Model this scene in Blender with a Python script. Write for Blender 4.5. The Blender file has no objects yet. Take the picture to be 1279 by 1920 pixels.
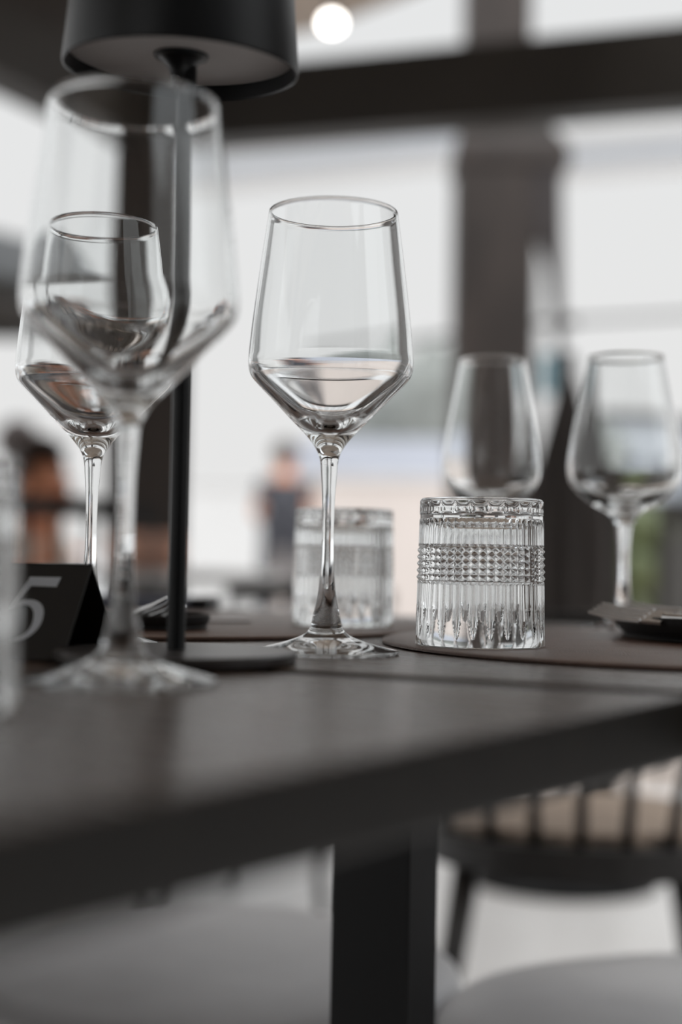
import bpy, bmesh, math, random
from mathutils import Vector, Matrix, Euler, noise
random.seed(7)
PI = math.pi
S = bpy.context.scene
C = S.collection

# ---------------------------------------------------------------- camera
TABLE_Z = 0.75
CAM = Vector((0, 0, 0.7985))
cd = bpy.data.cameras.new('camera'); cam = bpy.data.objects.new('camera', cd); C.objects.link(cam)
cam.location = CAM
cam.rotation_euler = (math.radians(90 + 1.83), math.radians(-1.0), 0)
cd.sensor_fit = 'VERTICAL'; cd.sensor_height = 36; cd.sensor_width = 24; cd.lens = 50
cd.clip_start = 0.02; cd.clip_end = 300
cd.dof.use_dof = True; cd.dof.focus_distance = 0.745; cd.dof.aperture_fstop = 2.8
S.camera = cam
FP = 1920 * 50 / 36
RC = cam.rotation_euler.to_matrix()
def ray(px, py): return RC @ Vector(((px - 639.5) / FP, (960 - py) / FP, -1))
def P(px, py, d):
    r = ray(px, py); return CAM + r * (d / r.y)
def T(px, py, z=TABLE_Z):
    r = ray(px, py); return CAM + r * ((z - CAM.z) / r.z)

# ---------------------------------------------------------------- world, sun, exposure
W = bpy.data.worlds.new('sky'); S.world = W; W.use_nodes = True
nt = W.node_tree; nt.nodes.clear()
out = nt.nodes.new('ShaderNodeOutputWorld'); bg = nt.nodes.new('ShaderNodeBackground')
tc = nt.nodes.new('ShaderNodeTexCoord'); sx = nt.nodes.new('ShaderNodeSeparateXYZ')
rp = nt.nodes.new('ShaderNodeValToRGB'); mp = nt.nodes.new('ShaderNodeMapRange')
mp.inputs[1].default_value = -0.1; mp.inputs[2].default_value = 0.9
rp.color_ramp.elements[0].color = (0.800, 0.795, 0.785, 1)
rp.color_ramp.elements[1].color = (2.3, 2.45, 2.6, 1); rp.color_ramp.elements[1].position = 1.0   # overcast sky: brightest overhead
e = rp.color_ramp.elements.new(0.50); e.color = (0.79, 0.80, 0.805, 1)
nt.links.new(tc.outputs['Generated'], sx.inputs[0]); nt.links.new(sx.outputs['Z'], mp.inputs[0])
nt.links.new(mp.outputs[0], rp.inputs[0]); nt.links.new(rp.outputs[0], bg.inputs[0])
bg.inputs[1].default_value = 1.0
nt.links.new(bg.outputs[0], out.inputs[0])
sl = bpy.data.lights.new('sun', 'SUN'); sl.energy = 1.7; sl.angle = math.radians(14); sl.color = (1, .97, .93)
so = bpy.data.objects.new('sun', sl); C.objects.link(so); so.rotation_euler = Vector((-.40, .50, -.77)).to_track_quat('-Z', 'Y').to_euler(); so.location = (6, -8, 12)
S.view_settings.view_transform = 'Standard'; S.view_settings.look = 'None'
S.view_settings.gamma = 1; S.view_settings.use_curve_mapping = False; S.view_settings.exposure = 0.0
cy = S.cycles
cy.max_bounces = 24; cy.transmission_bounces = 24; cy.transparent_max_bounces = 16; cy.glossy_bounces = 8; cy.diffuse_bounces = 4
cy.caustics_refractive = True; cy.caustics_reflective = False; cy.blur_glossy = 0.6
cy.use_denoising = True; cy.sample_clamp_indirect = 4

# ---------------------------------------------------------------- materials
def mat(name, col, rough=.5, metal=0, spec=.5, emit=None, es=0, var=0, vscale=8, stretch=(1, 1, 1), bump=0, bscale=100, col2=None, rvar=0, coat=0):
    m = bpy.data.materials.new(name); m.use_nodes = True
    t = m.node_tree; b = t.nodes['Principled BSDF']
    b.inputs['Base Color'].default_value = (*col, 1); b.inputs['Roughness'].default_value = rough
    b.inputs['Metallic'].default_value = metal; b.inputs['Specular IOR Level'].default_value = spec
    b.inputs['Coat Weight'].default_value = coat
    co = t.nodes.new('ShaderNodeTexCoord'); mpn = t.nodes.new('ShaderNodeMapping'); mpn.inputs['Scale'].default_value = stretch
    t.links.new(co.outputs['Object'], mpn.inputs[0])
    if var or col2:
        n = t.nodes.new('ShaderNodeTexNoise'); n.inputs['Scale'].default_value = vscale; n.inputs['Detail'].default_value = 6
        t.links.new(mpn.outputs[0], n.inputs['Vector'])
        r = t.nodes.new('ShaderNodeValToRGB')
        c2 = col2 or tuple(min(1, c * (1 + var)) for c in col); c1 = col if col2 else tuple(c * (1 - var) for c in col)
        r.color_ramp.elements[0].color = (*c1, 1); r.color_ramp.elements[1].color = (*c2, 1)
        r.color_ramp.elements[0].position = .35; r.color_ramp.elements[1].position = .65
        t.links.new(n.outputs[0], r.inputs[0]); t.links.new(r.outputs[0], b.inputs['Base Color'])
        if rvar:
            q = t.nodes.new('ShaderNodeMapRange'); q.inputs[3].default_value = rough - rvar; q.inputs[4].default_value = rough + rvar
            t.links.new(n.outputs[0], q.inputs[0]); t.links.new(q.outputs[0], b.inputs['Roughness'])
    if bump:
        n2 = t.nodes.new('ShaderNodeTexNoise'); n2.inputs['Scale'].default_value = bscale; n2.inputs['Detail'].default_value = 3
        t.links.new(mpn.outputs[0], n2.inputs['Vector'])
        bp = t.nodes.new('ShaderNodeBump'); bp.inputs['Strength'].default_value = bump; bp.inputs['Distance'].default_value = .001
        t.links.new(n2.outputs[0], bp.inputs['Height']); t.links.new(bp.outputs[0], b.inputs['Normal'])
    if emit:
        b.inputs['Emission Color'].default_value = (*emit, 1); b.inputs['Emission Strength'].default_value = es
    return m
M = {}
g = bpy.data.materials.new('clear_glass'); g.use_nodes = True; g.node_tree.nodes.clear()
_g = g.node_tree.nodes.new('ShaderNodeBsdfGlass'); _o = g.node_tree.nodes.new('ShaderNodeOutputMaterial')
_g.inputs['IOR'].default_value = 1.47; _g.inputs['Roughness'].default_value = 0; _g.inputs['Color'].default_value = (.992, .996, .996, 1)
_r = g.node_tree.nodes.new('ShaderNodeRGB'); _r.outputs[0].default_value = (.992, .996, .996, 1); g.node_tree.links.new(_r.outputs[0], _g.inputs['Color'])
g.node_tree.links.new(_g.outputs[0], _o.inputs[0]); M['glass'] = g
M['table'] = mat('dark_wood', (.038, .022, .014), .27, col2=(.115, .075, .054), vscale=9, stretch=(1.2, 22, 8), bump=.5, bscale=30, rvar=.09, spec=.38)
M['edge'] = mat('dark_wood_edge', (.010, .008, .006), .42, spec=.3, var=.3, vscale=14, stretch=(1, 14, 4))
M['leather'] = mat('brown_leather', (.15, .088, .064), .36, var=.12, vscale=40, bump=.5, bscale=900, spec=.5)
M['blackmetal'] = mat('black_powder_coat', (.005, .005, .0055), .45, spec=.25, bump=.15, bscale=1200, var=.05)
M['lampmetal'] = mat('lamp_black', (.007, .008, .009), .36, spec=.35, bump=.1, bscale=1500, var=.05)
M['lampbase'] = mat('lamp_base_black', (.045, .040, .038), .32, bump=.1, bscale=1500, var=.05)
M['diffuser'] = mat('lamp_diffuser', (.62, .58, .56), .6, var=.03)
M['card'] = mat('black_card', (.008, .0075, .007), .55, var=.1, vscale=60)
M['number'] = mat('silver_grey_print', (.90, .93, .97), .5, var=.02)
M['plate'] = mat('black_stoneware', (.006, .005, .005), .6, bump=.3, bscale=500, var=.2, vscale=80)
M['steel'] = mat('polished_steel', (.62, .61, .60), .22, metal=1, var=.03)
M['concrete'] = mat('pale_floor', (.78, .77, .76), .32, var=.06, vscale=2.5, bump=.1, bscale=30)
M['paving'] = mat('sandy_paving', (.56, .47, .41), .6, var=.1, vscale=.6)
M['plaza'] = mat('pale_plaza', (.60, .59, .58), .6, var=.04, vscale=.4)
M['beam'] = mat('bronze_beam', (.018, .015, .012), .5, var=.15, vscale=3)
M['post'] = mat('brown_post', (.030, .022, .018), .55, var=.25, vscale=5, stretch=(4, 4, .4))
M['column'] = mat('brown_timber_column', (.040, .030, .026), .6, var=.35, vscale=4, stretch=(3, 3, .5))
M['ceil'] = mat('tan_ceiling', (.42, .35, .29), .7, var=.15, vscale=3)
M['wallb'] = mat('dark_wall', (.08, .06, .05), .7, var=.2, vscale=2)
M['seat'] = mat('grey_seat', (.64, .64, .65), .42, var=.06, vscale=12, bump=.2, bscale=400)
M['chair'] = mat('black_stained_wood', (.012, .010, .009), .4, var=.2, vscale=20)
M['pad'] = mat('tan_pad', (.42, .33, .26), .7, var=.1, vscale=30, bump=.4, bscale=300)
M['skin'] = mat('skin', (.66, .28, .155), .5, var=.05, vscale=20)
M['hair'] = mat('brown_hair', (.035, .018, .012), .5, var=.3, vscale=30, stretch=(1, 1, .2))
M['shirt'] = mat('cream_shirt', (.70, .62, .54), .8, var=.08, vscale=10)
M['darkcloth'] = mat('dark_clothing', (.05, .05, .06), .8, var=.1, vscale=10)
M['terracotta'] = mat('terracotta_clothing', (.42, .16, .09), .8, var=.1, vscale=10)
M['parasol'] = mat('taupe_parasol_fabric', (.040, .033, .030), .8, var=.2, vscale=9, stretch=(4, 4, .5))
M['valance'] = mat('grey_awning', (.45, .47, .50), .8, var=.04, vscale=2)
M['curtain'] = mat('brown_curtain', (.05, .042, .042), .8, var=.15, vscale=12, stretch=(4, 4, .5))
M['leaf'] = mat('green_leaves', (.09, .11, .045), .6, var=.4, vscale=5)
M['fartree'] = mat('hazed_foliage', (.24, .25, .235), .8, var=.2, vscale=.8)  # paleness of distance haze is mixed into the leaf colour
M['bark'] = mat('bark', (.16, .13, .11), .8, var=.3, vscale=5)
M['peach'] = mat('peach_wall', (.62, .55, .51), .8, var=.08, vscale=.5)
M['whitewall'] = mat('white_wall', (.62, .61, .60), .8, var=.03, vscale=.5)
M['van'] = mat('pale_blue_paint', (.46, .48, .54), .4, var=.03, vscale=1)
M['vanglass'] = mat('dark_window', (.25, .27, .30), .2, var=.1)
M['tyre'] = mat('tyre_rubber', (.03, .03, .03), .8, var=.1)
M['pink'] = mat('pale_pink_cloth', (.62, .36, .27), .8, var=.05, vscale=20)
M['navy'] = mat('slate_blue_cover', (.10, .11, .15), .5, var=.1, vscale=20)
M['cabin'] = mat('dark_grey_cladding', (.07, .068, .065), .6, var=.15, vscale=4, stretch=(1, 1, 6))
M['bulb'] = mat('lit_bulb', (1, 1, 1), .5, emit=(1, .96, .9), es=9)
M['tabletop2'] = mat('white_tabletop', (.60, .59, .58), .4, var=.03, vscale=8)
M['teal'] = mat('teal_fabric', (.10, .25, .30), .8, var=.1)

# ---------------------------------------------------------------- helpers
def newobj(name, me, m=None, parent=None, smooth=False, ang=None):
    o = bpy.data.objects.new(name, me); C.objects.link(o)
    if m: me.materials.append(m)
    if parent: o.parent = parent
    if smooth:
        me.polygons.foreach_set('use_smooth', [True] * len(me.polygons))
        if ang: me.set_sharp_from_angle(angle=math.radians(ang))
    return o
def obj(name, bm, m=None, parent=None, smooth=False, ang=None):
    bmesh.ops.recalc_face_normals(bm, faces=bm.faces[:])
    me = bpy.data.meshes.new(name); bm.to_mesh(me); bm.free()
    return newobj(name, me, m, parent, smooth, ang)
def tag(o, label=None, cat=None, group=None, kind=None):
    if label: o['label'] = label
    if cat: o['category'] = cat
    if group: o['group'] = group
    if kind: o['kind'] = kind
    return o
def thing(name, loc, label, cat, rz=0, group=None, scale=1):
    o = bpy.data.objects.new(name, None); C.objects.link(o); o.location = loc; o.rotation_euler = (0, 0, rz); o.scale = (scale,) * 3
    o.empty_display_size = .02
    return tag(o, label, cat, group)
def copy_tree(o, parent=None):
    c = o.copy(); C.objects.link(c); c.parent = parent
    for ch in list(o.children): copy_tree(ch, c)
    return c
def lathe(prof, n=96, bm=None):
    """closed revolve; prof list of (r,z); r==0 makes poles"""
    bm = bm or bmesh.new(); rings = []
    for r, z in prof:
        if r < 1e-6: rings.append([bm.verts.new((0, 0, z))])
        else: rings.append([bm.verts.new((r * math.cos(2 * PI * k / n), r * math.sin(2 * PI * k / n), z)) for k in range(n)])
    for a, b in zip(rings, rings[1:]):
        for k in range(n):
            k2 = (k + 1) % n
            if len(a) == 1 and len(b) == 1: continue
            if len(a) == 1: bm.faces.new((a[0], b[k], b[k2]))
            elif len(b) == 1: bm.faces.new((a[k], a[k2], b[0]))
            else: bm.faces.new((a[k], a[k2], b[k2], b[k]))
    return bm
def smoothprof(pts, sub=5):
    """Catmull-Rom through points; a point with a third value stays a corner"""
    out = []
    n = len(pts)
    for i in range(n - 1):
        p1, p2 = pts[i], pts[i + 1]
        p0 = pts[i - 1] if i > 0 and len(p1) == 2 else p1
        p3 = pts[i + 2] if i + 2 < n and len(p2) == 2 else p2
        for k in range(sub):
            t = k / sub
            f = lambda a, b, c, d: .5 * ((2 * b) + (-a + c) * t + (2 * a - 5 * b + 4 * c - d) * t * t + (-a + 3 * b - 3 * c + d) * t ** 3)
            out.append((max(0, f(p0[0], p1[0], p2[0], p3[0])), f(p0[1], p1[1], p2[1], p3[1])))
    out.append((pts[-1][0], pts[-1][1]))
    return out
def prism(pts, z0, z1, bm=None):
    bm = bm or bmesh.new()
    a = [bm.verts.new((p[0], p[1], z0)) for p in pts]; b = [bm.verts.new((p[0], p[1], z1)) for p in pts]
    bm.faces.new(a[::-1]); bm.faces.new(b)
    for k in range(len(pts)):
        j = (k + 1) % len(pts); bm.faces.new((a[k], a[j], b[j], b[k]))
    return bm
def bevel(bm, w, seg=2):
    bmesh.ops.bevel(bm, geom=bm.edges[:], offset=w, segments=seg, affect='EDGES', profile=.5, clamp_overlap=True); return bm
def box(c, s, rz=0, bm=None):
    bm = bm or bmesh.new()
    r = bmesh.ops.create_cube(bm, size=1)
    Mx = Matrix.Translation(c) @ Matrix.Rotation(rz, 4, 'Z') @ Matrix.Diagonal((*s, 1))
    bmesh.ops.transform(bm, matrix=Mx, verts=r['verts']); return bm
def tube(pts, rads, n=12, bm=None):
    bm = bm or bmesh.new(); pts = [Vector(p) for p in pts]
    if not isinstance(rads, (list, tuple)): rads = [rads] * len(pts)
    rings = []
    for i, p in enumerate(pts):
        d = (pts[min(i + 1, len(pts) - 1)] - pts[max(i - 1, 0)]).normalized()
        up = Vector((0, 0, 1)) if abs(d.z) < .9 else Vector((0, 1, 0))
        u = d.cross(up).normalized(); v = u.cross(d)
        rings.append([bm.verts.new(p + (u * math.cos(2 * PI * k / n) + v * math.sin(2 * PI * k / n)) * rads[i]) for k in range(n)])
    for a, b in zip(rings, rings[1:]):
        for k in range(n): bm.faces.new((a[k], a[(k + 1) % n], b[(k + 1) % n], b[k]))
    bm.faces.new(rings[0][::-1]); bm.faces.new(rings[-1]); return bm
def bar(a, b, w, h, bm=None):
    """rectangular bar between two points, w horizontal, h vertical"""
    bm = bm or bmesh.new(); a, b = Vector(a), Vector(b); d = (b - a).normalized()
    u = d.cross(Vector((0, 0, 1)))
    u = u.normalized() if u.length > 1e-4 else Vector((1, 0, 0)); v = u.cross(d).normalized()
    q = []
    for p in (a, b): q.append([bm.verts.new(p + u * sx_ * w / 2 + v * sy_ * h / 2) for sx_, sy_ in ((-1, -1), (1, -1), (1, 1), (-1, 1))])
    bm.faces.new(q[0][::-1]); bm.faces.new(q[1])
    for k in range(4): bm.faces.new((q[0][k], q[0][(k + 1) % 4], q[1][(k + 1) % 4], q[1][k]))
    return bm
def structure(o): o['kind'] = 'structure'; return o
def blob(c, r, sub=3, amp=.2, fr=2.0, bm=None, seed=0):
    bm = bm or bmesh.new(); v = bmesh.ops.create_icosphere(bm, subdivisions=sub, radius=1)['verts']
    for x in v:
        n = noise.noise(x.co * fr + Vector((seed, seed * 2, 0)))
        x.co = Vector(c) + Vector((x.co.x * r[0], x.co.y * r[1], x.co.z * r[2])) * (1 + amp * n * 2)
    return bm

# ---------------------------------------------------------------- pavilion shell
A2 = Vector((.575, .818)); B2 = Vector((.828, -.561))        # the table's two directions
uR = Vector((.951, -.309, 0)); vL = Vector((-.42, -.907, 0))  # the pavilion's two beam directions
corner = P(262, 286, 5.5); ZB = corner.z
fl = prism([(-6, -3), (5, -3), (5, 4.35), (-6, 6.2)], -.10, 0)
structure(obj('floor', fl, M['concrete']))
pv = prism([(-6.02, 6.25), (5.02, 4.38), (30, 4), (30, 40), (-30, 40), (-30, 6.3)], -.2, -.02)
structure(obj('floor_paving', pv, M['paving']))
pz = prism([(-120, 8.5), (120, 8.5), (120, 200), (-120, 200)], -.15, -.012)
structure(obj('floor_plaza', pz, M['plaza']))
structure(obj('wall_right_unseen', box((3.3, 2.55, 1.6), (.15, 3.3, 3.4), 0, box((3.3, -2.2, 1.6), (.15, 1.3, 3.4), 0, box((3.3, -.325, .4), (.15, 2.45, 1.0)))), M['wallb']))  # unseen wall, added to give the table edge a dark reflection
wb = box((2.2, -2.9, 1.6), (6.6, .15, 3.4)); box((-4.6, -2.9, 1.6), (1.8, .15, 3.4), 0, wb); box((-2.4, -2.9, .35), (2.6, .15, .9), 0, wb); box((-2.4, -2.9, 2.95), (2.6, .15, .7), 0, wb)
structure(obj('wall_back_unseen', wb, M['wallb']))  # unseen, added for dark reflections in the glasses; opening shaped for highlights
cz = 3.02
structure(obj('ceiling', prism([(-5.6, -2.8), (1.75, -2.8), (1.75, 3.93), (-.13, 5.93), (-.80, 6.3), (-2.4, 6.2), (-5.6, -1)], cz, cz + .1), M['ceil']))
bR = bar(corner + Vector((0, 0, .137)), corner + uR * 5.2 + Vector((0, 0, .137)), .16, .275)
structure(obj('trim_1', bR, M['beam']))
bL = bar(corner + Vector((0, 0, .122)), corner + vL * 7.5 + Vector((0, 0, .122)), .16, .245)
structure(obj('trim_2', bL, M['beam']))
structure(obj('trim_shadow_band', bar(corner + Vector((-.06, .1, .38)), corner + vL * 7.5 + Vector((-.06, .1, .38)), .10, .26), M['post']))  # dark bar stands in for the shadow band above the left beam
tag(obj('corner_post', box((corner.x + .045, corner.y + .02, ZB / 2), (.295, .22, ZB - .005), .2), M['post']),
    'dark brown square pavilion corner post behind the black table lamp', 'post')
# ceiling globe
gl = P(622, 42, 5.2)
t = thing('ceiling_light', gl, 'small round lit ceiling light at the top beside the black lampshade', 'ceiling light')
obj('bulb', lathe(smoothprof([(0, -.035), (.03, -.018), (.035, 0), (.025, .02), (0, .03)], 4), 24), M['bulb'], t, True)
obj('stem', tube([(0, 0, .028), (0, 0, cz - gl.z)], .006), M['blackmetal'], t)

# ---------------------------------------------------------------- outdoors, far to near
# big timber column with side limb
c0 = P(922, 700, 6.6)
t = thing('timber_column', (c0.x, c0.y, -.02), 'broad brown timber column rising beyond the beam, right of centre', 'column')
def zt(px, py, d): return P(px, py, d).z + .02
obj('shaft', bevel(box((0, 0, (zt(922, 300, 6.6)) / 2), (.375, .3, zt(922, 300, 6.6))), .02), M['column'], t)
hb = zt(922, 300, 6.6)
obj('neck', prism([(-.15, -.12), (.15, -.12), (.15, .12), (-.15, .12)], hb + .0005, hb + 1.9), M['column'], t)
cp = bmesh.new()
lo = [(-.20, -.16), (.33, -.16), (.33, .16), (-.20, .16)]; hi = [(-.155, -.13), (.20, -.13), (.20, .13), (-.155, .13)]
a = [cp.verts.new((x, y, hb - .06)) for x, y in lo]; a2 = [cp.verts.new((x, y, hb + .02)) for x, y in lo]; b = [cp.verts.new((x * .98, y * .98, hb + .19)) for x, y in hi]
cp.faces.new(a[::-1]); cp.faces.new(b)
for r1, r2 in ((a, a2), (a2, b)):
    for k in range(4): cp.faces.new((r1[k], r1[(k + 1) % 4], r2[(k + 1) % 4], r2[k]))
obj('capital', cp, M['column'], t)
# tied curtain strip right of the column
cc = P(1025, 340, 6.45)
t2 = bmesh.new()
prof = [(1000, 300), (1054, 300), (1056, 480), (1057, 620), (1057, 745), (1047, 745), (1043, 620), (1030, 500), (1012, 440), (997, 385)]
pp = [P(x, y, 6.45) - cc for x, y in prof]
fr_ = [t2.verts.new(p) for p in pp]; bk = [t2.verts.new(p + Vector((0, .10, 0))) for p in pp]
t2.faces.new(fr_); t2.faces.new(bk[::-1])
for k in range(len(pp)): t2.faces.new((fr_[k], bk[k], bk[(k + 1) % len(pp)], fr_[(k + 1) % len(pp)]))
o = obj('tied_curtain', t2, M['curtain']); o.location = cc
tag(o, 'dark narrow tied-back curtain hanging beside the timber column', 'curtain')
# cable
cb = obj('cable', tube([P(560, 668, 6.9), P(760, 642, 6.9), P(1000, 606, 6.9), P(1279, 590, 6.9), P(1700, 580, 6.9)], .012, 8), M['cabin'], None, True)
tag(cb, 'thin grey cable strung level behind the timber column', 'cable')
o = obj('clamp', bevel(box(P(1058, 603, 6.9), (.13, .05, .05)), .012), M['beam'], cb)
# awning edge
aw = thing('awning', P(640, 300, 9.5), 'pale grey awning edge seen under the dark beam', 'awning')
w0, w1 = P(300, 330, 9.5) - aw.location, P(860, 268, 9.5) - aw.location
obj('valance', bar(w0, w1, .03, .12), M['valance'], aw)
obj('canopy', bar(w0 + Vector((0, .6, .14)), w1 + Vector((0, .6, .14)), 1.1, .03), M['whitewall'], aw)
obj('support_post', tube([(w0.x - .1, 1.05, w0.z + .1), (w0.x - .1, 1.05, -.05 - aw.location.z)], .04, 12), M['valance'], aw)
aw2 = thing('awning', P(1150, 300, 9.0), 'pale grey awning edge to the right of the timber column', 'awning')
w0, w1 = P(1010, 300, 9) - aw2.location, P(1500, 262, 9) - aw2.location
obj('valance', bar(w0, w1, .03, .13), M['valance'], aw2)
obj('canopy', bar(w0 + Vector((0, .6, .15)), w1 + Vector((0, .6, .15)), 1.1, .03), M['whitewall'], aw2)
obj('support_post', tube([(w1.x - .1, 1.05, w1.z + .1), (w1.x - .1, 1.05, -.05 - aw2.location.z)], .04, 12), M['valance'], aw2)
# grey parasol at far left
pl = thing('open_parasol', (P(-40, 560, 7).x, 7, -.02), 'dark-edged open parasol at the far left behind the glasses', 'parasol')
pz0 = P(0, 575, 7).z
obj('canopy', lathe([(0, pz0 + .42), (.3, pz0 + .33), (.62, pz0 + .06), (.63, pz0 - .05), (.60, pz0 - .05), (.58, pz0 + .04), (.28, pz0 + .28), (0, pz0 + .36)], 16), M['cabin'], pl)
obj('pole', tube([(0, 0, 0), (0, 0, pz0 + .36)], .025), M['blackmetal'], pl)
# far trees
def tree(px, d, ytop, w, label, seed, m='fartree'):
    b = P(px, 1040, d); top = P(px, ytop, d).z
    t = thing('tree', (b.x, d, -.05), label, 'tree', group='trees beyond the plaza')
    cr = bmesh.new(); hh = top + .05
    for k in range(7):
        a = k * 2.4 + seed; rr = w * (.25 if k else 0)
        blob((math.cos(a) * rr, math.sin(a) * rr, hh * (.62 + .07 * (k % 3))), (w * .33, w * .3, hh * .22), 3, .3, 2.2, cr, seed + k)
    obj('crown', cr, M[m], t, True)
    obj('trunk', tube([(0, 0, 0), (.05, 0, hh * .3), (0, 0, hh * .6)], [w * .05, w * .04, w * .03], 8), M['bark'], t, True)
tree(770, 26, 650, 1.8, 'hazy grey-green tree just left of the timber column', 1)
tree(680, 30, 745, 1.3, 'smaller tree left of the tree beside the column', 5)
tree(1115, 28, 800, 1.1, 'low hazy grey-green tree seen between the two right-hand wine glasses', 9)
# far building and walls
t = thing('building', (P(1210, 1040, 30).x, 32, -.05), 'pale grey building far behind the right-hand glasses', 'building')
obj('wall', box((0, 0, 1.9), (3.2, 2, 3.8)), M['valance'], t)
obj('roof', prism([(-1.7, -1.1), (1.7, -1.1), (1.7, 1.1), (-1.7, 1.1)], 3.8, 4.0), M['cabin'], t)
for k in range(3):
    f = obj('window', box((-1 + k, -1.01, 2.2), (.5, .06, 1.1)), M['cabin'], t); obj('pane', box((-1 + k, -1.05, 2.2), (.42, .02, 1.0)), M['vanglass'], f)
t = thing('garden_wall', (P(690, 1040, 15).x, 15, -.05), 'low peach-coloured wall across the plaza behind the centre glass', 'wall')
gh = P(690, 893, 15).z
obj('wall', box((0, 0, gh / 2), (2.2, .25, gh)), M['peach'], t)
obj('coping', box((0, 0, gh + .03), (2.26, .32, .06)), M['whitewall'], t)
t = thing('garden_wall', (P(440, 1040, 19).x, 19, -.05), 'low white wall across the plaza between lamp pole and centre glass', 'wall')
gh = P(440, 905, 19).z
obj('wall', box((0, 0, gh / 2), (2.6, .25, gh)), M['whitewall'], t)
obj('coping', box((0, 0, gh + .03), (2.66, .32, .06)), M['whitewall'], t)
# van
vz = P(700, 828, 21).z
t = thing('van', (P(700, 1040, 21).x, 21, -.02), 'pale blue van parked beyond the peach wall', 'van')
vb = bmesh.new(); sec = [(-1.3, .35), (-1.35, .9), (-1.1, vz - .1), (-.9, vz), (1.25, vz), (1.35, vz - .15), (1.35, .35)]
f1 = [vb.verts.new((x, -.85, z)) for x, z in sec]; f2 = [vb.verts.new((x, .85, z)) for x, z in sec]
vb.faces.new(f1); vb.faces.new(f2[::-1])
for k in range(len(sec)): vb.faces.new((f1[k], f2[k], f2[(k + 1) % len(sec)], f1[(k + 1) % len(sec)]))
obj('body', vb, M['van'], t)
obj('side_window', box((-.6, -.87, vz * .72), (.7, .03, .4)), M['vanglass'], t)
for x in (-.85, .85):
    w = tube([(x, -.92, .33), (x, -.70, .33)], .33, 20); obj('wheel', w, M['tyre'], t)
# shrub, bin-like cabin and pole on the right
t = thing('shrub', (P(1208, 1040, 7.5).x, 7.5, -.02), 'bright green shrub behind the rightmost wine glass stem', 'shrub')
sh = bmesh.new()
for k in range(9): blob((random.uniform(-.14, .14), random.uniform(-.15, .15), .55 + random.uniform(-.25, .42)), (.11, .11, .16), 2, .5, 4, sh, k)
obj('foliage', sh, M['leaf'], t, True)
obj('stem', tube([(0, 0, 0), (0, 0, .6)], [.02, .012], 8), M['bark'], t)
t = thing('kiosk', (P(1330, 1040, 8).x, 8, -.02), 'dark grey cabin at the right edge beyond the shrub', 'cabin')
kz = P(1300, 955, 8).z
obj('wall', box((0, 0, kz / 2), (.66, .5, kz)), M['cabin'], t); obj('roof', box((0, 0, kz + .03), (.74, .6, .06)), M['beam'], t)
tag(obj('bollard', tube([(P(1240, 1040, 5.4).x, 5.4, -.02), (P(1240, 1040, 5.4).x, 5.4, .98)], .022), M['beam']), 'slim dark bollard in front of the grey cabin at right', 'bollard')
# closed parasol behind the right glasses
pb = P(1062, 1000, 3.6)
t = thing('closed_parasol', (pb.x, pb.y, 0), 'closed dark taupe parasol standing behind the two right-hand wine glasses', 'parasol')
zt_ = P(1062, 690, 3.6).z
cl = bmesh.new(); nn = 64; rings = []
for i in range(26):
    f = i / 25; z = zt_ * (1 - f) + .62 * f; R = .012 + .075 * min(1, f * 1.6) ** .8 - .015 * max(0, f - .8) * 5
    rings.append([cl.verts.new(((R * (1 + .28 * math.cos(8 * th) * min(1, f * 3))) * math.cos(th), (R * (1 + .28 * math.cos(8 * th) * min(1, f * 3))) * math.sin(th), z)) for th in [2 * PI * k / nn for k in range(nn)]])
for p, q in zip(rings, rings[1:]):
    for k in range(nn): cl.faces.new((p[k], p[(k + 1) % nn], q[(k + 1) % nn], q[k]))
cl.faces.new(rings[0]); cl.faces.new(rings[-1][::-1])
obj('canopy', cl, M['parasol'], t, True)
obj('pole', tube([(0, 0, 0), (0, 0, zt_ + .04)], .016), M['blackmetal'], t)
obj('base', lathe([(0, 0), (.24, 0), (.24, .04), (.05, .07), (0, .07)], 32), M['blackmetal'], t)
pq2 = P(1128, 1000, 3.95)
t = thing('planter', (pq2.x, pq2.y, 0), 'tall dark planter box behind the stem of the rightmost wine glass', 'planter')
ph = P(1128, 938, 3.95).z
obj('box', bevel(box((0, 0, ph / 2), (.085, .16, ph)), .004, 1), M['beam'], t)
obj('rim', bevel(box((0, 0, ph + .006), (.095, .17, .012)), .003, 1), M['cabin'], t)
bq = P(1040, 740, 6.3)
t = thing('banner', (bq.x, bq.y, -.02), 'small teal banner on a thin pole right of the timber column', 'banner')
obj('cloth', prism([(-.06, -.008), (-.008, -.008), (-.008, .008), (-.06, .008)], bq.z + .02, bq.z + .20), M['teal'], t)
obj('pole', tube([(0, 0, 0), (0, 0, bq.z + .24)], .008, 10), M['valance'], t)

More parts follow.
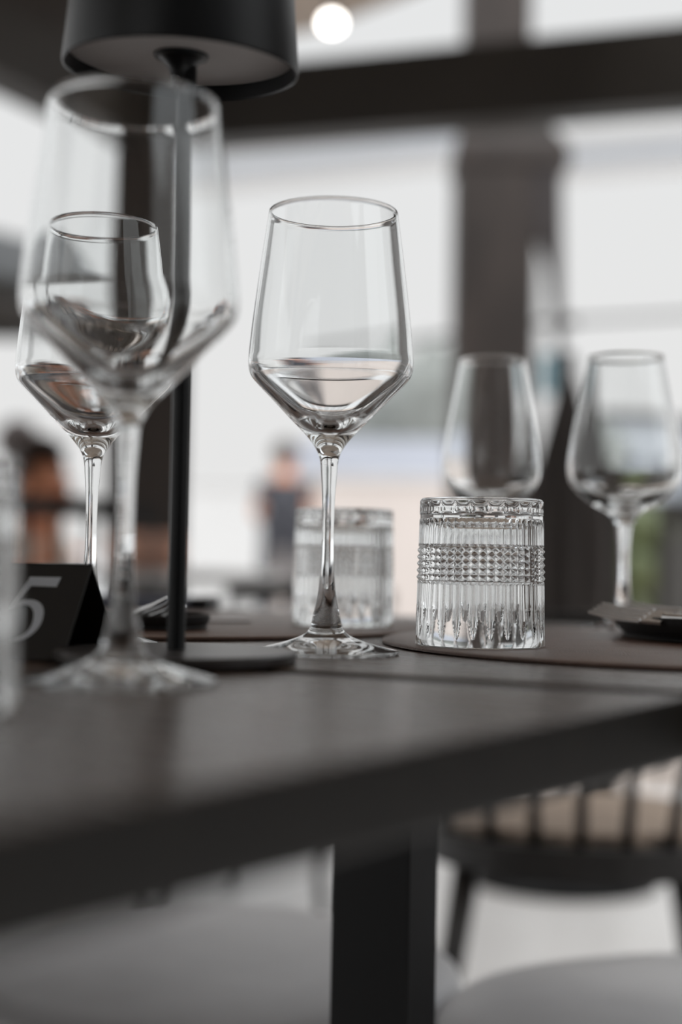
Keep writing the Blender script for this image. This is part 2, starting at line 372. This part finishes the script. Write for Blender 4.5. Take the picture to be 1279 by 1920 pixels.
# ---------------------------------------------------------------- chairs
def windsor(loc, rz, label, group='black spindle-back chairs', hh=.83):
    t = thing('spindle_chair', loc, label, 'chair', rz, group)
    sb = bmesh.new(); pts = [(.205 * math.copysign(abs(math.cos(a)) ** .8, math.cos(a)), .20 * math.copysign(abs(math.sin(a)) ** .8, math.sin(a))) for a in [2 * PI * k / 40 for k in range(40)]]
    prism(pts, .41, .45, sb); obj('seat', bevel(sb, .004, 1), M['chair'], t)
    pd = bmesh.new(); prism([(x * .9, y * .85 + .01) for x, y in pts], .4502, .462, pd); obj('seat_pad', pd, M['pad'], t)
    for sx_ in (-1, 1):
        for sy_ in (-1, 1):
            obj('leg', tube([(sx_ * .20, sy_ * .20, 0), (sx_ * .14, sy_ * .14, .415)], [.010, .017], 10), M['chair'], t, True)
    obj('stretcher', tube([(-.172, 0, .20), (.172, 0, .20)], .008, 8, tube([(-.172, -.17, .2), (-.172, .17, .2)], .008, 8, tube([(.172, -.17, .2), (.172, .17, .2)], .008, 8))), M['chair'], t)
    top = []
    for k in range(7):
        u = (k - 3) / 3; xb = .165 * u; yb = -.175 + .06 * u * u; xt = .21 * u; yt = -.25 + .07 * u * u; z1 = hh - .015 * u * u
        top.append((xt, yt, z1))
        obj('spindle', tube([(xb, yb, .44), (xt, yt, z1)], [.008, .006], 8), M['chair'], t, True)
    rl = bmesh.new()
    for q in range(len(top) - 1): bar(Vector(top[q]) - (Vector(top[q + 1]) - Vector(top[q])) * .06, Vector(top[q + 1]) + (Vector(top[q + 1]) - Vector(top[q])) * .06, .018, .045, rl)
    obj('top_rail', rl, M['chair'], t)
    return t
ca = windsor((.325, 1.93, 0), math.radians(-8), 'black spindle-back chair with its back turned, under the table at right', hh=.715)
cb_ = windsor((P(90, 1000, 3.1).x, 3.35, .0), math.radians(4), 'black spindle-back chair in front of the seated person at left', hh=.90)
def addchair(loc, rz, label):
    c = copy_tree(ca); c.location = loc; c.rotation_euler = (0, 0, rz); c['label'] = label
addchair((P(520, 1000, 3.2).x, 3.3, 0), math.radians(160), 'black spindle-back chair farther off, seen low through the gap left of the table leg')

def stool(loc, rz, r, label):
    t = thing('stool', loc, label, 'stool', rz, 'grey round stools at the table')
    pts = []
    for k in range(56):
        a = 2 * PI * k / 56; e_ = .82
        pts.append((r * math.copysign(abs(math.cos(a)) ** e_, math.cos(a)), r * math.copysign(abs(math.sin(a)) ** e_, math.sin(a))))
    bm = bmesh.new(); rr = []
    for f, z in ((.0, .452), (.5, .452), (.8, .451), (.93, .447), (.985, .438), (1, .425), (.985, .412), (.93, .405), (0, .405)):
        rr.append([bm.verts.new((0, 0, z))] if f == 0 else [bm.verts.new((x * f, y * f, z)) for x, y in pts])
    for p, q in zip(rr, rr[1:]):
        for k in range(56):
            j = (k + 1) % 56
            if len(p) == 1: bm.faces.new((p[0], q[k], q[j]))
            elif len(q) == 1: bm.faces.new((p[k], p[j], q[0]))
            else: bm.faces.new((p[k], p[j], q[j], q[k]))
    obj('seat', bm, M['seat'], t, True)
    for sx_ in (-1, 1):
        for sy_ in (-1, 1): obj('leg', tube([(sx_ * r * .72, sy_ * r * .72, 0), (sx_ * r * .6, sy_ * r * .6, .41)], .011, 10), M['blackmetal'], t, True)
    obj('footrest', tube([(r * .69 * math.cos(a), r * .69 * math.sin(a), .17) for a in [2 * PI * k / 24 for k in range(25)]], .007, 8), M['blackmetal'], t)
    return t
stool((-.115, 1.245, 0), math.atan2(B2.y, B2.x), .215, 'grey round stool tucked beneath the table, left of the black leg')
stool((.30, 1.09, 0), math.radians(20), .215, 'grey round stool at the bottom right corner beside the table')

# ---------------------------------------------------------------- person and table at far left
def skinmesh(name, verts, edges, radii, m, parent=None, sub=2, root=0):
    me = bpy.data.meshes.new(name); me.from_pydata(verts, edges, []); o = newobj(name, me, m, parent)
    o.modifiers.new('skin', 'SKIN'); sv = me.skin_vertices[0].data
    for i, r in enumerate(radii): sv[i].radius = (r, r) if not isinstance(r, tuple) else r; sv[i].use_root = (i == root)
    o.modifiers['skin'].use_smooth_shade = True
    s = o.modifiers.new('sub', 'SUBSURF'); s.levels = sub; s.render_levels = sub
    return o
def person(loc, rz, label, sc=1.0, top='shirt', hand=True, bottom='darkcloth', stand=False):
    t = thing('person', loc, label, 'person', rz, scale=sc)
    # facing +x (after rz). seated, leaning forward, one hand at the chin
    V = []; E = []; R = []
    def bend(p):                                   # standing: the same figure with straight hips and knees
        if not stand: return p
        x, y, z = p
        if (x, z) == (.46, .50): return (.02, y, .50)
        if (x, z) in ((.44, .09), (.44, .14)): return (0, y, z)
        if (x, z) == (.58, .035): return (.13, y, .035)
        return (x * .35, y, z + .42) if z < .9 else (x - .14, y, z + .46)
    def add(p, r, par=None):
        V.append(bend(p)); R.append(r)
        if par is not None: E.append((par, len(V) - 1))
        return len(V) - 1
    pel = add((0, 0, .50), .13)
    wst = add((.06, 0, .64), .115, pel); ch = add((.15, 0, .78), .135, wst); nk = add((.22, 0, .90), .055, ch)
    hd = add((.25, 0, .97), .07, nk); hd2 = add((.255, 0, 1.03), .088, hd); hd3 = add((.245, 0, 1.09), .078, hd2)
    for s in (-1, 1):
        sh_ = add((.15, s * .15, .83), .055, ch)
        if s == -1 and hand:
            el = add((.36, s * .17, .66), .040, sh_); wr = add((.36, s * .09, .86), .027, el); pm = add((.345, s * .055, .91), .032, wr)
            for k in range(4):
                f1 = add((.335 + .008 * k, s * .035 + .010 * (k - 1.5), .955), .010, pm); add((.322 + .008 * k, s * .02 + .010 * (k - 1.5), .985 - .004 * k), .008, f1)
            th = add((.33, s * .085, .94), .011, pm); add((.315, s * .09, .965), .009, th)
        else:
            el = add((.24, s * .22, .62), .040, sh_); wr = add((.40, s * .14, .56), .027, el); pm = add((.46, s * .12, .55), .030, wr)
            for k in range(4):
                f1 = add((.50, s * .12 + .016 * (k - 1.5), .545), .010, pm); add((.53 - .004 * abs(k - 1.5), s * .12 + .017 * (k - 1.5), .53), .008, f1)
            th = add((.475, s * .075, .55), .011, pm); add((.50, s * .065, .54), .009, th)
        hp = add((.06, s * .09, .49), .095, pel); kn = add((.46, s * .11, .50), .06, hp); an = add((.44, s * .11, .09), .038, kn); add((.58, s * .12, .035), .034, an)
    b = skinmesh('body', V, E, R, M['skin'], t)
    # clothing shells
    cs = skinmesh('top', [bend(q) for q in [(0, 0, .52), (.06, 0, .64), (.15, 0, .78), (.205, 0, .875), (.15, .16, .83), (.15, -.16, .83), (.20, .2, .72), (.26, -.165, .74)]],
                  [(0, 1), (1, 2), (2, 3), (2, 4), (2, 5), (4, 6), (5, 7)], [.165, .155, .178, .085, .092, .092, .07, .07], M[top], t)
    tr = skinmesh('trousers', [bend(q) for q in [(0, 0, .49), (.06, .09, .49), (.46, .11, .50), (.44, .11, .14), (.06, -.09, .49), (.46, -.11, .50), (.44, -.11, .14)]],
                  [(0, 1), (1, 2), (2, 3), (0, 4), (4, 5), (5, 6)], [.14, .11, .075, .05, .11, .075, .05], M[bottom], t)
    hr = bmesh.new(); v = bmesh.ops.create_icosphere(hr, subdivisions=4, radius=1)['verts']
    kill = []
    for x in v:
        p = x.co.copy()
        if p.x > .45 and p.z < .45: kill.append(x)
        elif p.z < -.75: kill.append(x)
        n = 1 + .05 * noise.noise(p * 6); x.co = Vector((.235 + p.x * .104 * n, p.y * .098 * n, 1.065 + p.z * .11 * n))
    bmesh.ops.delete(hr, geom=kill, context='VERTS')
    HO = (-.14, 0, .46) if stand else (0, 0, 0)
    h = obj('hair', hr, M['hair'], t, True); sm = h.modifiers.new('solid', 'SOLIDIFY'); sm.thickness = .012
    obj('nose', blob((.345, 0, 1.00), (.016, .012, .02), 2, 0, 1), M['skin'], t, True)
    for s in (-1, 1):
        obj('ear', blob((.25, s * .092, 1.015), (.018, .008, .027), 2, 0, 1), M['skin'], t, True)
        obj('eye', blob((.332, s * .032, 1.03), (.008, .013, .007), 2, 0, 1), M['hair'], t, True)
    obj('mouth', blob((.332, 0, .965), (.008, .022, .005), 2, 0, 1), M['terracotta'], t, True)
    for q in t.children:
        if q.name.split('.')[0] in ('hair', 'nose', 'ear', 'eye', 'mouth'): q.location = HO
    return t
pp_ = P(90, 900, 4.25)
person((pp_.x - .22, pp_.y, 0), math.radians(-25), 'brown-haired person in a cream top leaning chin on hand at the far left', .975)
pq = P(534, 880, 12.4)
person((pq.x, pq.y, -.012), math.radians(92), 'distant dark-haired person standing left of the centre glass stem', 1.13, 'darkcloth', False, 'darkcloth', True)
px_ = P(12, 830, 8)
person((px_.x - .2, px_.y, .14), math.radians(-10), 'dark-haired person farther back at the left edge beside the foreground tumbler', 1.2, 'navy', False)
# seats the people rest on
def pouf(loc, h, r, label):
    t = thing('pouf', loc, label, 'pouf', group='poufs under the seated people')
    obj('cushion', lathe(smoothprof([(0, h), (r * .8, h), (r, h * .8), (r, h * .3), (r * .9, .0), (0, 0)], 4), 32), M['darkcloth'], t, True)
pouf((pp_.x - .22, pp_.y, 0), .335, .2, 'dark pouf beneath the person leaning chin on hand')
pouf((px_.x - .2, px_.y, -.02), .575, .25, 'dark pouf beneath the person at the left edge')
# neighbouring round table
nb = P(240, 1078, 3.9)
t = thing('side_table', (nb.x + .05, nb.y + .25, 0), 'white-topped round table beyond the lamp pole', 'table')
obj('tabletop', lathe([(0, .72), (.36, .72), (.37, .73), (.37, .745), (.36, .75), (0, .75)], 64), M['tabletop2'], t)
obj('pedestal', lathe([(0, 0), (.22, 0), (.22, .02), (.03, .05), (.025, .69), (.08, .72), (0, .72)], 24), M['blackmetal'], t)
sd = P(290, 1085, 3.85)
# folded things on that table
tag(obj('folded_blanket', bevel(box((nb.x + .02, nb.y + .16, .75 + .055), (.22, .16, .105), .2), .03, 3), M['pink']), 'folded pale pink blanket on the white-topped round table', 'blanket')

# ---------------------------------------------------------------- the dining table
gapR = T(1279, 1300).xy; gapL = T(560, 1260).xy
nE = Vector((A2.y, -A2.x)); edgeP = Vector((.129, .545)) + nE * .010         # outward normal of the long near edge
gdir = Vector((-B2.x, -B2.y))
def along(p, a, b): return p + A2 * a + gdir * b
G0 = Vector((.129, .512))
# corner where the gap meets the near edge
s = (G0 - edgeP).dot(nE); K = G0 - nE * s if False else None
def isect(p, d, q, e):
    den = d.x * e.y - d.y * e.x; tt = ((q.x - p.x) * e.y - (q.y - p.y) * e.x) / den; return p + d * tt
K = isect(gapR.copy(), (gapL - gapR).normalized(), edgeP, A2)
gd = (gapL - gapR).normalized()
WID = .95
E0 = isect(Vector((.156, 1.07)) + A2 * .06, gdir, edgeP, A2)
t = thing('dining_table', (K.x, K.y, 0), 'dark wood rectangular dining table carrying the wine glasses', 'table', math.atan2(gdir.y, gdir.x))
ti = t.matrix_basis.inverted()
bpy.context.view_layer.update()
ti = t.matrix_world.inverted()
def loc2(p): q = ti @ Vector((p.x, p.y, 0)); return (q.x, q.y)
def top(name, pts, z0=.726, z1=TABLE_Z):
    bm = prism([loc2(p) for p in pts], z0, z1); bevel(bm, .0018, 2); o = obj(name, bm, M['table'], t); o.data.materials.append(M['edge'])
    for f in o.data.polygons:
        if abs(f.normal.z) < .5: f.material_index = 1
    return o
K2 = K + A2 * .013; far = K2 + gdir * WID
K2w = K2 - gd * .13; E0w = E0 - gdir * .13      # the far section is wider than the leaf
top('tabletop', [K2w, E0w, E0 + gdir * WID, K + gd * WID + A2 * .003])
NL = .9
top('tabletop_leaf', [K - A2 * NL, K, K + gd * WID, K + gd * WID - A2 * NL], .7255, .7492)
def legat(p):
    q = loc2(p); return obj('leg', bevel(box((q[0], q[1], .3627), (.058, .036, .7254)), .0015, 1), M['blackmetal'], t)
Lc = Vector((.045, .882))
ctr = Lc + gdir * .029 + A2 * .018
legat(ctr); legat(ctr + gdir * .42)
legat(ctr - A2 * 1.15); legat(ctr - A2 * 1.15 + gdir * .42)
q0, q1 = loc2(ctr + gdir * .02), loc2(ctr + gdir * .40)
obj('crossbar', box(((q0[0] + q1[0]) / 2, q0[1], .708), (.36, .03, .03)), M['blackmetal'], t)
q0, q1 = loc2(ctr - A2 * 1.15 + gdir * .02), loc2(ctr - A2 * 1.15 + gdir * .40)
obj('crossbar', box(((q0[0] + q1[0]) / 2, q0[1], .708), (.36, .03, .03)), M['blackmetal'], t)

# ---------------------------------------------------------------- place mats
def mat_round(c, label):
    o = obj('placemat', lathe([(0, .0), (.1885, .0), (.190, .0006), (.190, .0018), (.1885, .0024), (0, .0024)], 200), M['leather'], None, True, 40)
    o.location = (c[0], c[1], TABLE_Z + .0002); return tag(o, label, 'placemat', 'round brown leather placemats')
mat_round((.2145, .818), 'round brown leather placemat under the sharp upturned tumbler')
mat_round((-.13, .985), 'round brown leather placemat behind the centre wine glass foot')
MZ = TABLE_Z + .0026

# ---------------------------------------------------------------- wine glasses
mm = .001
def wine(label, group, loc, prof_out, prof_in, name='wine_glass', rs=1.0):
    outp = smoothprof(prof_out, 5); inp = smoothprof(prof_in, 5)
    rim_o, rim_i = outp[-1], inp[0]
    mid = [((rim_o[0] + rim_i[0]) / 2, rim_o[1] + .0005)]
    full = [(r * rs, z) for r, z in [(0, .0014)] + outp + mid + inp]
    o = obj(name, lathe(full, 160), M['glass'], None, True, 60); o.location = loc
    return tag(o, label, 'wine glass', group)
PO = [(.005, .0013), (.022, .0009), (.0345, .0002), (.0362, .0003, 1), (.0368, .0009), (.0362, .0019), (.0300, .0034), (.0216, .0056), (.0150, .0078), (.0112, .0098), (.0088, .0122), (.0074, .0165), (.0056, .0250), (.0042, .0335),
      (.0033, .0480), (.0030, .0620), (.0033, .0780), (.0041, .0905), (.0046, .0965), (.0060, .1015), (.0095, .1070), (.0140, .1120), (.0225, .1207), (.0300, .1285), (.0378, .1365), (.0407, .1405), (.0417, .1452),
      (.0415, .1520), (.0395, .1720), (.0360, .2000), (.0327, .2235)]
PI_ = [(.0319, .2235), (.0351, .2000), (.0386, .1720), (.0405, .1520), (.0406, .1460), (.0393, .1415), (.0365, .1382), (.0275, .1302), (.0180, .1220), (.0110, .1172), (.0055, .1145), (.0, .1138)]
g1 = T(611, 1225.5)
GA = wine('sharp empty wine glass standing alone at the centre of the table', 'empty wine glasses with angular bowls', g1, PO, PI_)
def dupw(src, p, label):
    c = src.copy(); C.objects.link(c); c.location = p; c['label'] = label; return c
g2 = T(228, 1276)
dupw(GA, (g2.x, g2.y, .7492), 'large blurred wine glass in the left foreground in front of the lamp')
g3 = T(166, 1208)
dupw(GA, g3, 'wine glass at left standing behind the black number card')
QO = [(.005, .0013), (.022, .0009), (.0335, .0002), (.0350, .0003, 1), (.0355, .0009), (.0350, .0018), (.0290, .0030), (.0200, .0048), (.0110, .0078), (.0078, .0120), (.0056, .0220), (.0043, .0380), (.0041, .0540), (.0052, .0690), (.0070, .0770),
      (.0125, .0835), (.0220, .0885), (.0320, .0965), (.0385, .1050), (.0402, .1140), (.0393, .1260), (.0350, .1520), (.0300, .1780), (.0268, .1940)]
QI = [(.0262, .1940), (.0293, .1780), (.0342, .1520), (.0383, .1260), (.0390, .1140), (.0372, .1058), (.0308, .0985), (.0210, .0925), (.0110, .0885), (0, .0872)]
GB = wine('rightmost wine glass, blurred, standing behind the black plate', 'blurred rounded wine glasses at right', P(1168, 1187, 1.005), QO, QI)
GB.location.z = TABLE_Z
GC = wine('blurred wine glass standing behind the upturned tumbler', 'blurred rounded wine glasses at right', (P(917, 1180, 1.03).x, 1.03, TABLE_Z), QO, QI, rs=.885)

# ---------------------------------------------------------------- cut tumblers, standing upside down
def tumbler_mesh():
    H = .0785; NT = 576; bm = bmesh.new(); rings = []
    def base(z): return .0347 - .0016 * (z / H)
    zs = [0, .0006]; z = .0012
    while z < H - .0012: zs.append(z); z += .00032
    N = 48
    def rad(th, z):
        r = base(z); u = th * N / (2 * PI); k = math.floor(u); f = u - k; x = abs(f - .5) * 2      # 0 mid of flute, 1 ridge
        if z < .0345:                                 # long flutes with pointed tips, alternating length
            tip = .0045 if k % 2 == 0 else .0135
            d = max(0, min(1, (z - tip) / .010)); wdt = d ** .6
            c = max(0, 1 - (x / max(.05, wdt)) ** 2) if d > 0 else 0
            r -= .0011 * c * min(1, d * 1.6) * (1 if z < .033 else max(0, (.0345 - z) / .0015))
        elif z < .0525:                               # five rows of diamond studs
            h = .0036; v = (z - .0345) / h; fv = abs((v - math.floor(v)) - .5) * 2
            r += .0006 - .0013 * max(x, fv) ** 1.1
        elif z < .0672:                               # upper flutes
            d = min(1, (z - .0525) / .0015, (.0672 - z) / .004 + (.15 if k % 2 else .45)); d = max(0, d)
            r -= .0010 * (1 - x * x) * d
        elif z < .0700: r -= .0004
        elif z < .0765:                               # short facets in the thick base
            u2 = th * 24 / (2 * PI); f2 = abs((u2 - math.floor(u2)) - .5) * 2
            d = min(1, (z - .0700) / .0012, (.0765 - z) / .003); r -= .0009 * (1 - f2 ** 3) * max(0, d)
        return r
    def ring(z, fn): return [bm.verts.new((fn(2 * PI * k / NT) * math.cos(2 * PI * k / NT), fn(2 * PI * k / NT) * math.sin(2 * PI * k / NT), z)) for k in range(NT)]
    rings.append(ring(.0, lambda th: .0334))
    rings.append(ring(.0, lambda th: .0340))
    for z in zs[1:]: rings.append(ring(z, lambda th, z=z: rad(th, z)))
    rings.append(ring(H - .0006, lambda th: .0327)); rings.append(ring(H, lambda th: .0320))
    rings.append(ring(H, lambda th: .027)); rings.append(ring(H - .0012, lambda th: .0235)); 
    capv = bm.verts.new((0, 0, H - .0016))
    inner = [(.0330, .0006), (.0322, .004), (.0315, .012), (.0306, .030), (.0300, .050), (.0296, .062), (.0288, .0658), (.0262, .0676), (.020, .0682), (.010, .0684)]
    ir = [ring(z, lambda th, r=r: r) for r, z in inner]
    icap = bm.verts.new((0, 0, .0685))
    def stitch(a, b):
        for k in range(NT): j = (k + 1) % NT; bm.faces.new((a[k], a[j], b[j], b[k]))
    for a, b in zip(rings, rings[1:]): stitch(a, b)
    for k in range(NT): bm.faces.new((rings[-1][k], rings[-1][(k + 1) % NT], capv))
    stitch(rings[0], ir[0])
    for a, b in zip(ir, ir[1:]): stitch(a, b)
    for k in range(NT): bm.faces.new((ir[-1][k], ir[-1][(k + 1) % NT], icap))
    return bm
TA = obj('tumbler', tumbler_mesh(), M['glass'], None, True, 28)
TA.location = (0, 0, 0)
ta = T(899.5, 1210, MZ)
TA.location = ta
tag(TA, 'sharp cut-glass tumbler upside down on the right placemat', 'tumbler', 'upturned cut-glass tumblers')
tb = P(642, 1185, .965)
c = dupw(TA, (tb.x, tb.y, MZ), 'blurred cut-glass tumbler upside down behind the centre wine glass stem')
c = dupw(TA, (-.1345, .44, .7492), 'very blurred tumbler cut off by the left edge of the photo'); c.rotation_euler = (0, 0, .1)

# ---------------------------------------------------------------- table lamp
lb = T(329, 1240); lb.z = TABLE_Z
t = thing('table_lamp', lb, 'black metal table lamp with round base, slim pole and drum shade', 'table lamp')
obj('base', lathe([(0, .0002), (.0535, .0002), (.0548, .001), (.0550, .0042), (.0540, .0052), (0, .0054)], 128), M['lampbase'], t, True, 35)
sz = P(335, 134, lb.y).z - TABLE_Z
obj('pole', tube([(0, 0, .005), (0, 0, sz + .002)], .0042, 32), M['lampmetal'], t, True, 40)
lk = .985
head = [obj('shade', lathe(smoothprof([(.0536, .0012, 1), (.0541, 0, 1), (.0548, .0004, 1), (.0550, .0018, 1), (.0475, .082, 1), (.0465, .085, 1), (0, .085, 1), (0, .083, 1), (.0458, .083, 1), (.0536, .0012, 1)], 2), 160), M['lampmetal'], t, True, 35),
        obj('diffuser', lathe([(0, .0075), (.0527, .0075), (.0527, .0095), (0, .0095)], 128), M['diffuser'], t),
        obj('collar', lathe(smoothprof([(.0042, -.006, 1), (.0046, -.004), (.0060, .001), (.0100, .0055), (.0125, .0062), (.0128, .0074, 1), (0, .0074, 1)], 4), 48), M['lampmetal'], t, True, 50)]
for q in head:                                   # the shade sits a little askew on its pole
    q.location = (-.0032, 0, sz); q.rotation_euler = (math.radians(3.6), math.radians(1.3), 0); q.scale = (lk, lk, 1)

# ---------------------------------------------------------------- number card
fr0 = T(116, 1238); bk0 = T(222, 1220)
fr0.z = bk0.z = TABLE_Z
mid = (fr0 + bk0) / 2; rg = P(173, 1058, mid.y)
axis = Vector((-.985, .17, 0)); L = .115
t = thing('number_card', (mid.x, mid.y, TABLE_Z), 'black folded tent card with a large grey number 5 at left', 'table number')
off = Vector((mid.x, mid.y, TABLE_Z)); dx = (rg - off)
f0 = fr0 - off; b0 = bk0 - off; r0 = rg - off; th = .0008
nrm = axis.cross(r0 - f0).normalized()
if nrm.y > 0: nrm = -nrm
def slab(p, q, n, name, m=M['card']):
    bm = bmesh.new(); vs = [p, q, q + axis * L, p + axis * L]
    a = [bm.verts.new(v) for v in vs]; b = [bm.verts.new(v - n * th) for v in vs]
    bm.faces.new(a); bm.faces.new(b[::-1])
    for k in range(4): bm.faces.new((a[k], a[(k + 1) % 4], b[(k + 1) % 4], b[k]))
    return obj(name, bm, m, t)
slab(f0, r0, nrm, 'front_panel')
nb2 = axis.cross(b0 - r0).normalized()
if nb2.y < 0: nb2 = -nb2
slab(b0, r0, nb2, 'back_panel')
# the digit, mapped onto the front panel plane
def onpanel(px, py):
    r = ray(px, py); o_ = CAM - off; tt = (f0 - o_).dot(nrm) / r.dot(nrm); return o_ + r * tt + nrm * .0004
def digit_poly(pts):
    return [onpanel(x / 3.692, 800 + y / 3.692) for x, y in pts]
def ribbon(outer, inner, bm):
    a = [bm.verts.new(p) for p in outer]; b = [bm.verts.new(p) for p in inner]
    for k in range(len(a) - 1): bm.faces.new((a[k], a[k + 1], b[k + 1], b[k]))
dg = bmesh.new()
v = [dg.verts.new(p) for p in digit_poly([(208, 1042), (426, 1046), (393, 1112), (181, 1105)])]; dg.faces.new(v)
v = [dg.verts.new(p) for p in digit_poly([(200, 1060), (222, 1100), (95, 1262), (62, 1272)])]; dg.faces.new(v)
o1 = [(62, 1272), (110, 1230), (160, 1206), (205, 1199), (250, 1207), (285, 1230), (303, 1270), (300, 1320), (280, 1375), (240, 1425), (185, 1465), (120, 1487), (60, 1494), (10, 1492), (-30, 1470), (-45, 1440), (-40, 1410)]
i1 = [(75, 1272), (120, 1247), (160, 1236), (185, 1238), (212, 1250), (228, 1272), (235, 1300), (230, 1345), (215, 1385), (185, 1425), (145, 1455), (100, 1474), (55, 1481), (15, 1476), (-8, 1455), (-12, 1430), (-20, 1408)]
def cr(pts): 
    q = smoothprof([(x + 200, y) for x, y in pts], 4); return [(x - 200, y) for x, y in q]
ribbon(digit_poly(cr(o1)), digit_poly(cr(i1)), dg)
bmesh.ops.solidify(dg, geom=dg.faces[:], thickness=.0002)
obj('number_five', dg, M['number'], t)

# ---------------------------------------------------------------- plates and cutlery
def plate(c, r, h, label):
    o = obj('plate', lathe(smoothprof([(0, .0003, 1), (r * .86, .0003), (r * .94, .0025), (r * .985, h * .6), (r, h, 1), (r - .002, h + .0006), (r - .004, h, 1), (r * .92, .0050), (r * .85, .0038), (0, .0038, 1)], 5), 128), M['plate'], None, True, 50)
    o.location = (c[0], c[1], MZ); return tag(o, label, 'plate', 'black side plates')
pc = (.290, .880); plate(pc, .120, .0139, 'black plate with forks on it at the right edge of the table')
pd_ = (P(292, 1170, .88).x, .885); plate(pd_, .033, .0085, 'small black dish with a fork on the left placemat behind the lamp pole')
def fork_mesh(tines=4, L=.135):
    bm = bmesh.new()
    for k in range(tines):
        y = (k - (tines - 1) / 2) * .0043
        tube([(0, y * .92, .0005), (.018, y, -.001), (.042, y, .0)], [.0008, .0012, .0015], 8, bm)
    bar((.040, 0, 0), (.058, 0, .001), .0145, .0018, bm)
    tube([(.056, 0, .001), (.075, 0, .003), (.11, 0, .003), (L, 0, .001)], [.0034, .0020, .0024, .0040], 10, bm)
    return bm
fk = obj('fork', fork_mesh(), M['steel'], None, True, 40)
def place_fork(o, tip, tail, label, roll=.45):
    tip, tail = Vector(tip), Vector(tail); d = (tail - tip).normalized()
    up = Vector((0, 0, 1)); yv = up.cross(d).normalized(); zv = d.cross(yv)
    o.matrix_world = Matrix.Translation(tip) @ Matrix((d, yv, zv)).transposed().to_4x4() @ Matrix.Rotation(roll, 4, 'X')
    tag(o, label, 'fork', 'steel forks on the plates')
rimz = MZ + .0135
tipA = P(1112, 1149, .80); tailA = Vector((.30, .90, MZ + .0075))
place_fork(fk, (P(1117, 1146, .87).x, .87, .7700), (.228, .770, MZ + .0085), 'nearer steel fork with tines over the rim of the right-hand black plate')
f2 = fk.copy(); C.objects.link(f2); place_fork(f2, (P(1172, 1143, .89).x, .89, .7705), (.252, .794, MZ + .0085), 'farther steel fork on the right-hand black plate')
f3 = fk.copy(); C.objects.link(f3); place_fork(f3, P(330, 1136, .84), P(196, 1196, .93), 'blurred steel fork leaning on the small dish behind the lamp pole')
f3.location.z += .002
# knife on left mat
kb = bmesh.new(); prism([(0, -.004), (.05, -.009), (.11, -.009), (.115, .006), (0, .004)], .0, .0015, kb); tube([(.112, -.001, .0015), (.15, -.001, .003), (.20, -.001, .003)], [.003, .0048, .0055], 10, kb)
kn = obj('knife', kb, M['steel'], None, True, 40); kn.location = (P(470, 1178, .99).x, .985, MZ + .0002); kn.rotation_euler = (0, 0, math.radians(188)); tag(kn, 'steel table knife lying on the left placemat behind the lamp', 'knife')
# small slate case behind
bc = P(360, 1138, 1.22)
t = thing('menu_case', (bc.x - .066, 1.235, TABLE_Z + .0003), 'flat slate-blue case with dark end lying at the table end', 'case', math.radians(-3))
obj('body', bevel(box((0, 0, .006), (.135, .07, .011)), .002, 1), M['navy'], t)
obj('end_cap', bevel(box((.076, 0, .0062), (.016, .071, .012)), .001, 1), M['blackmetal'], t)
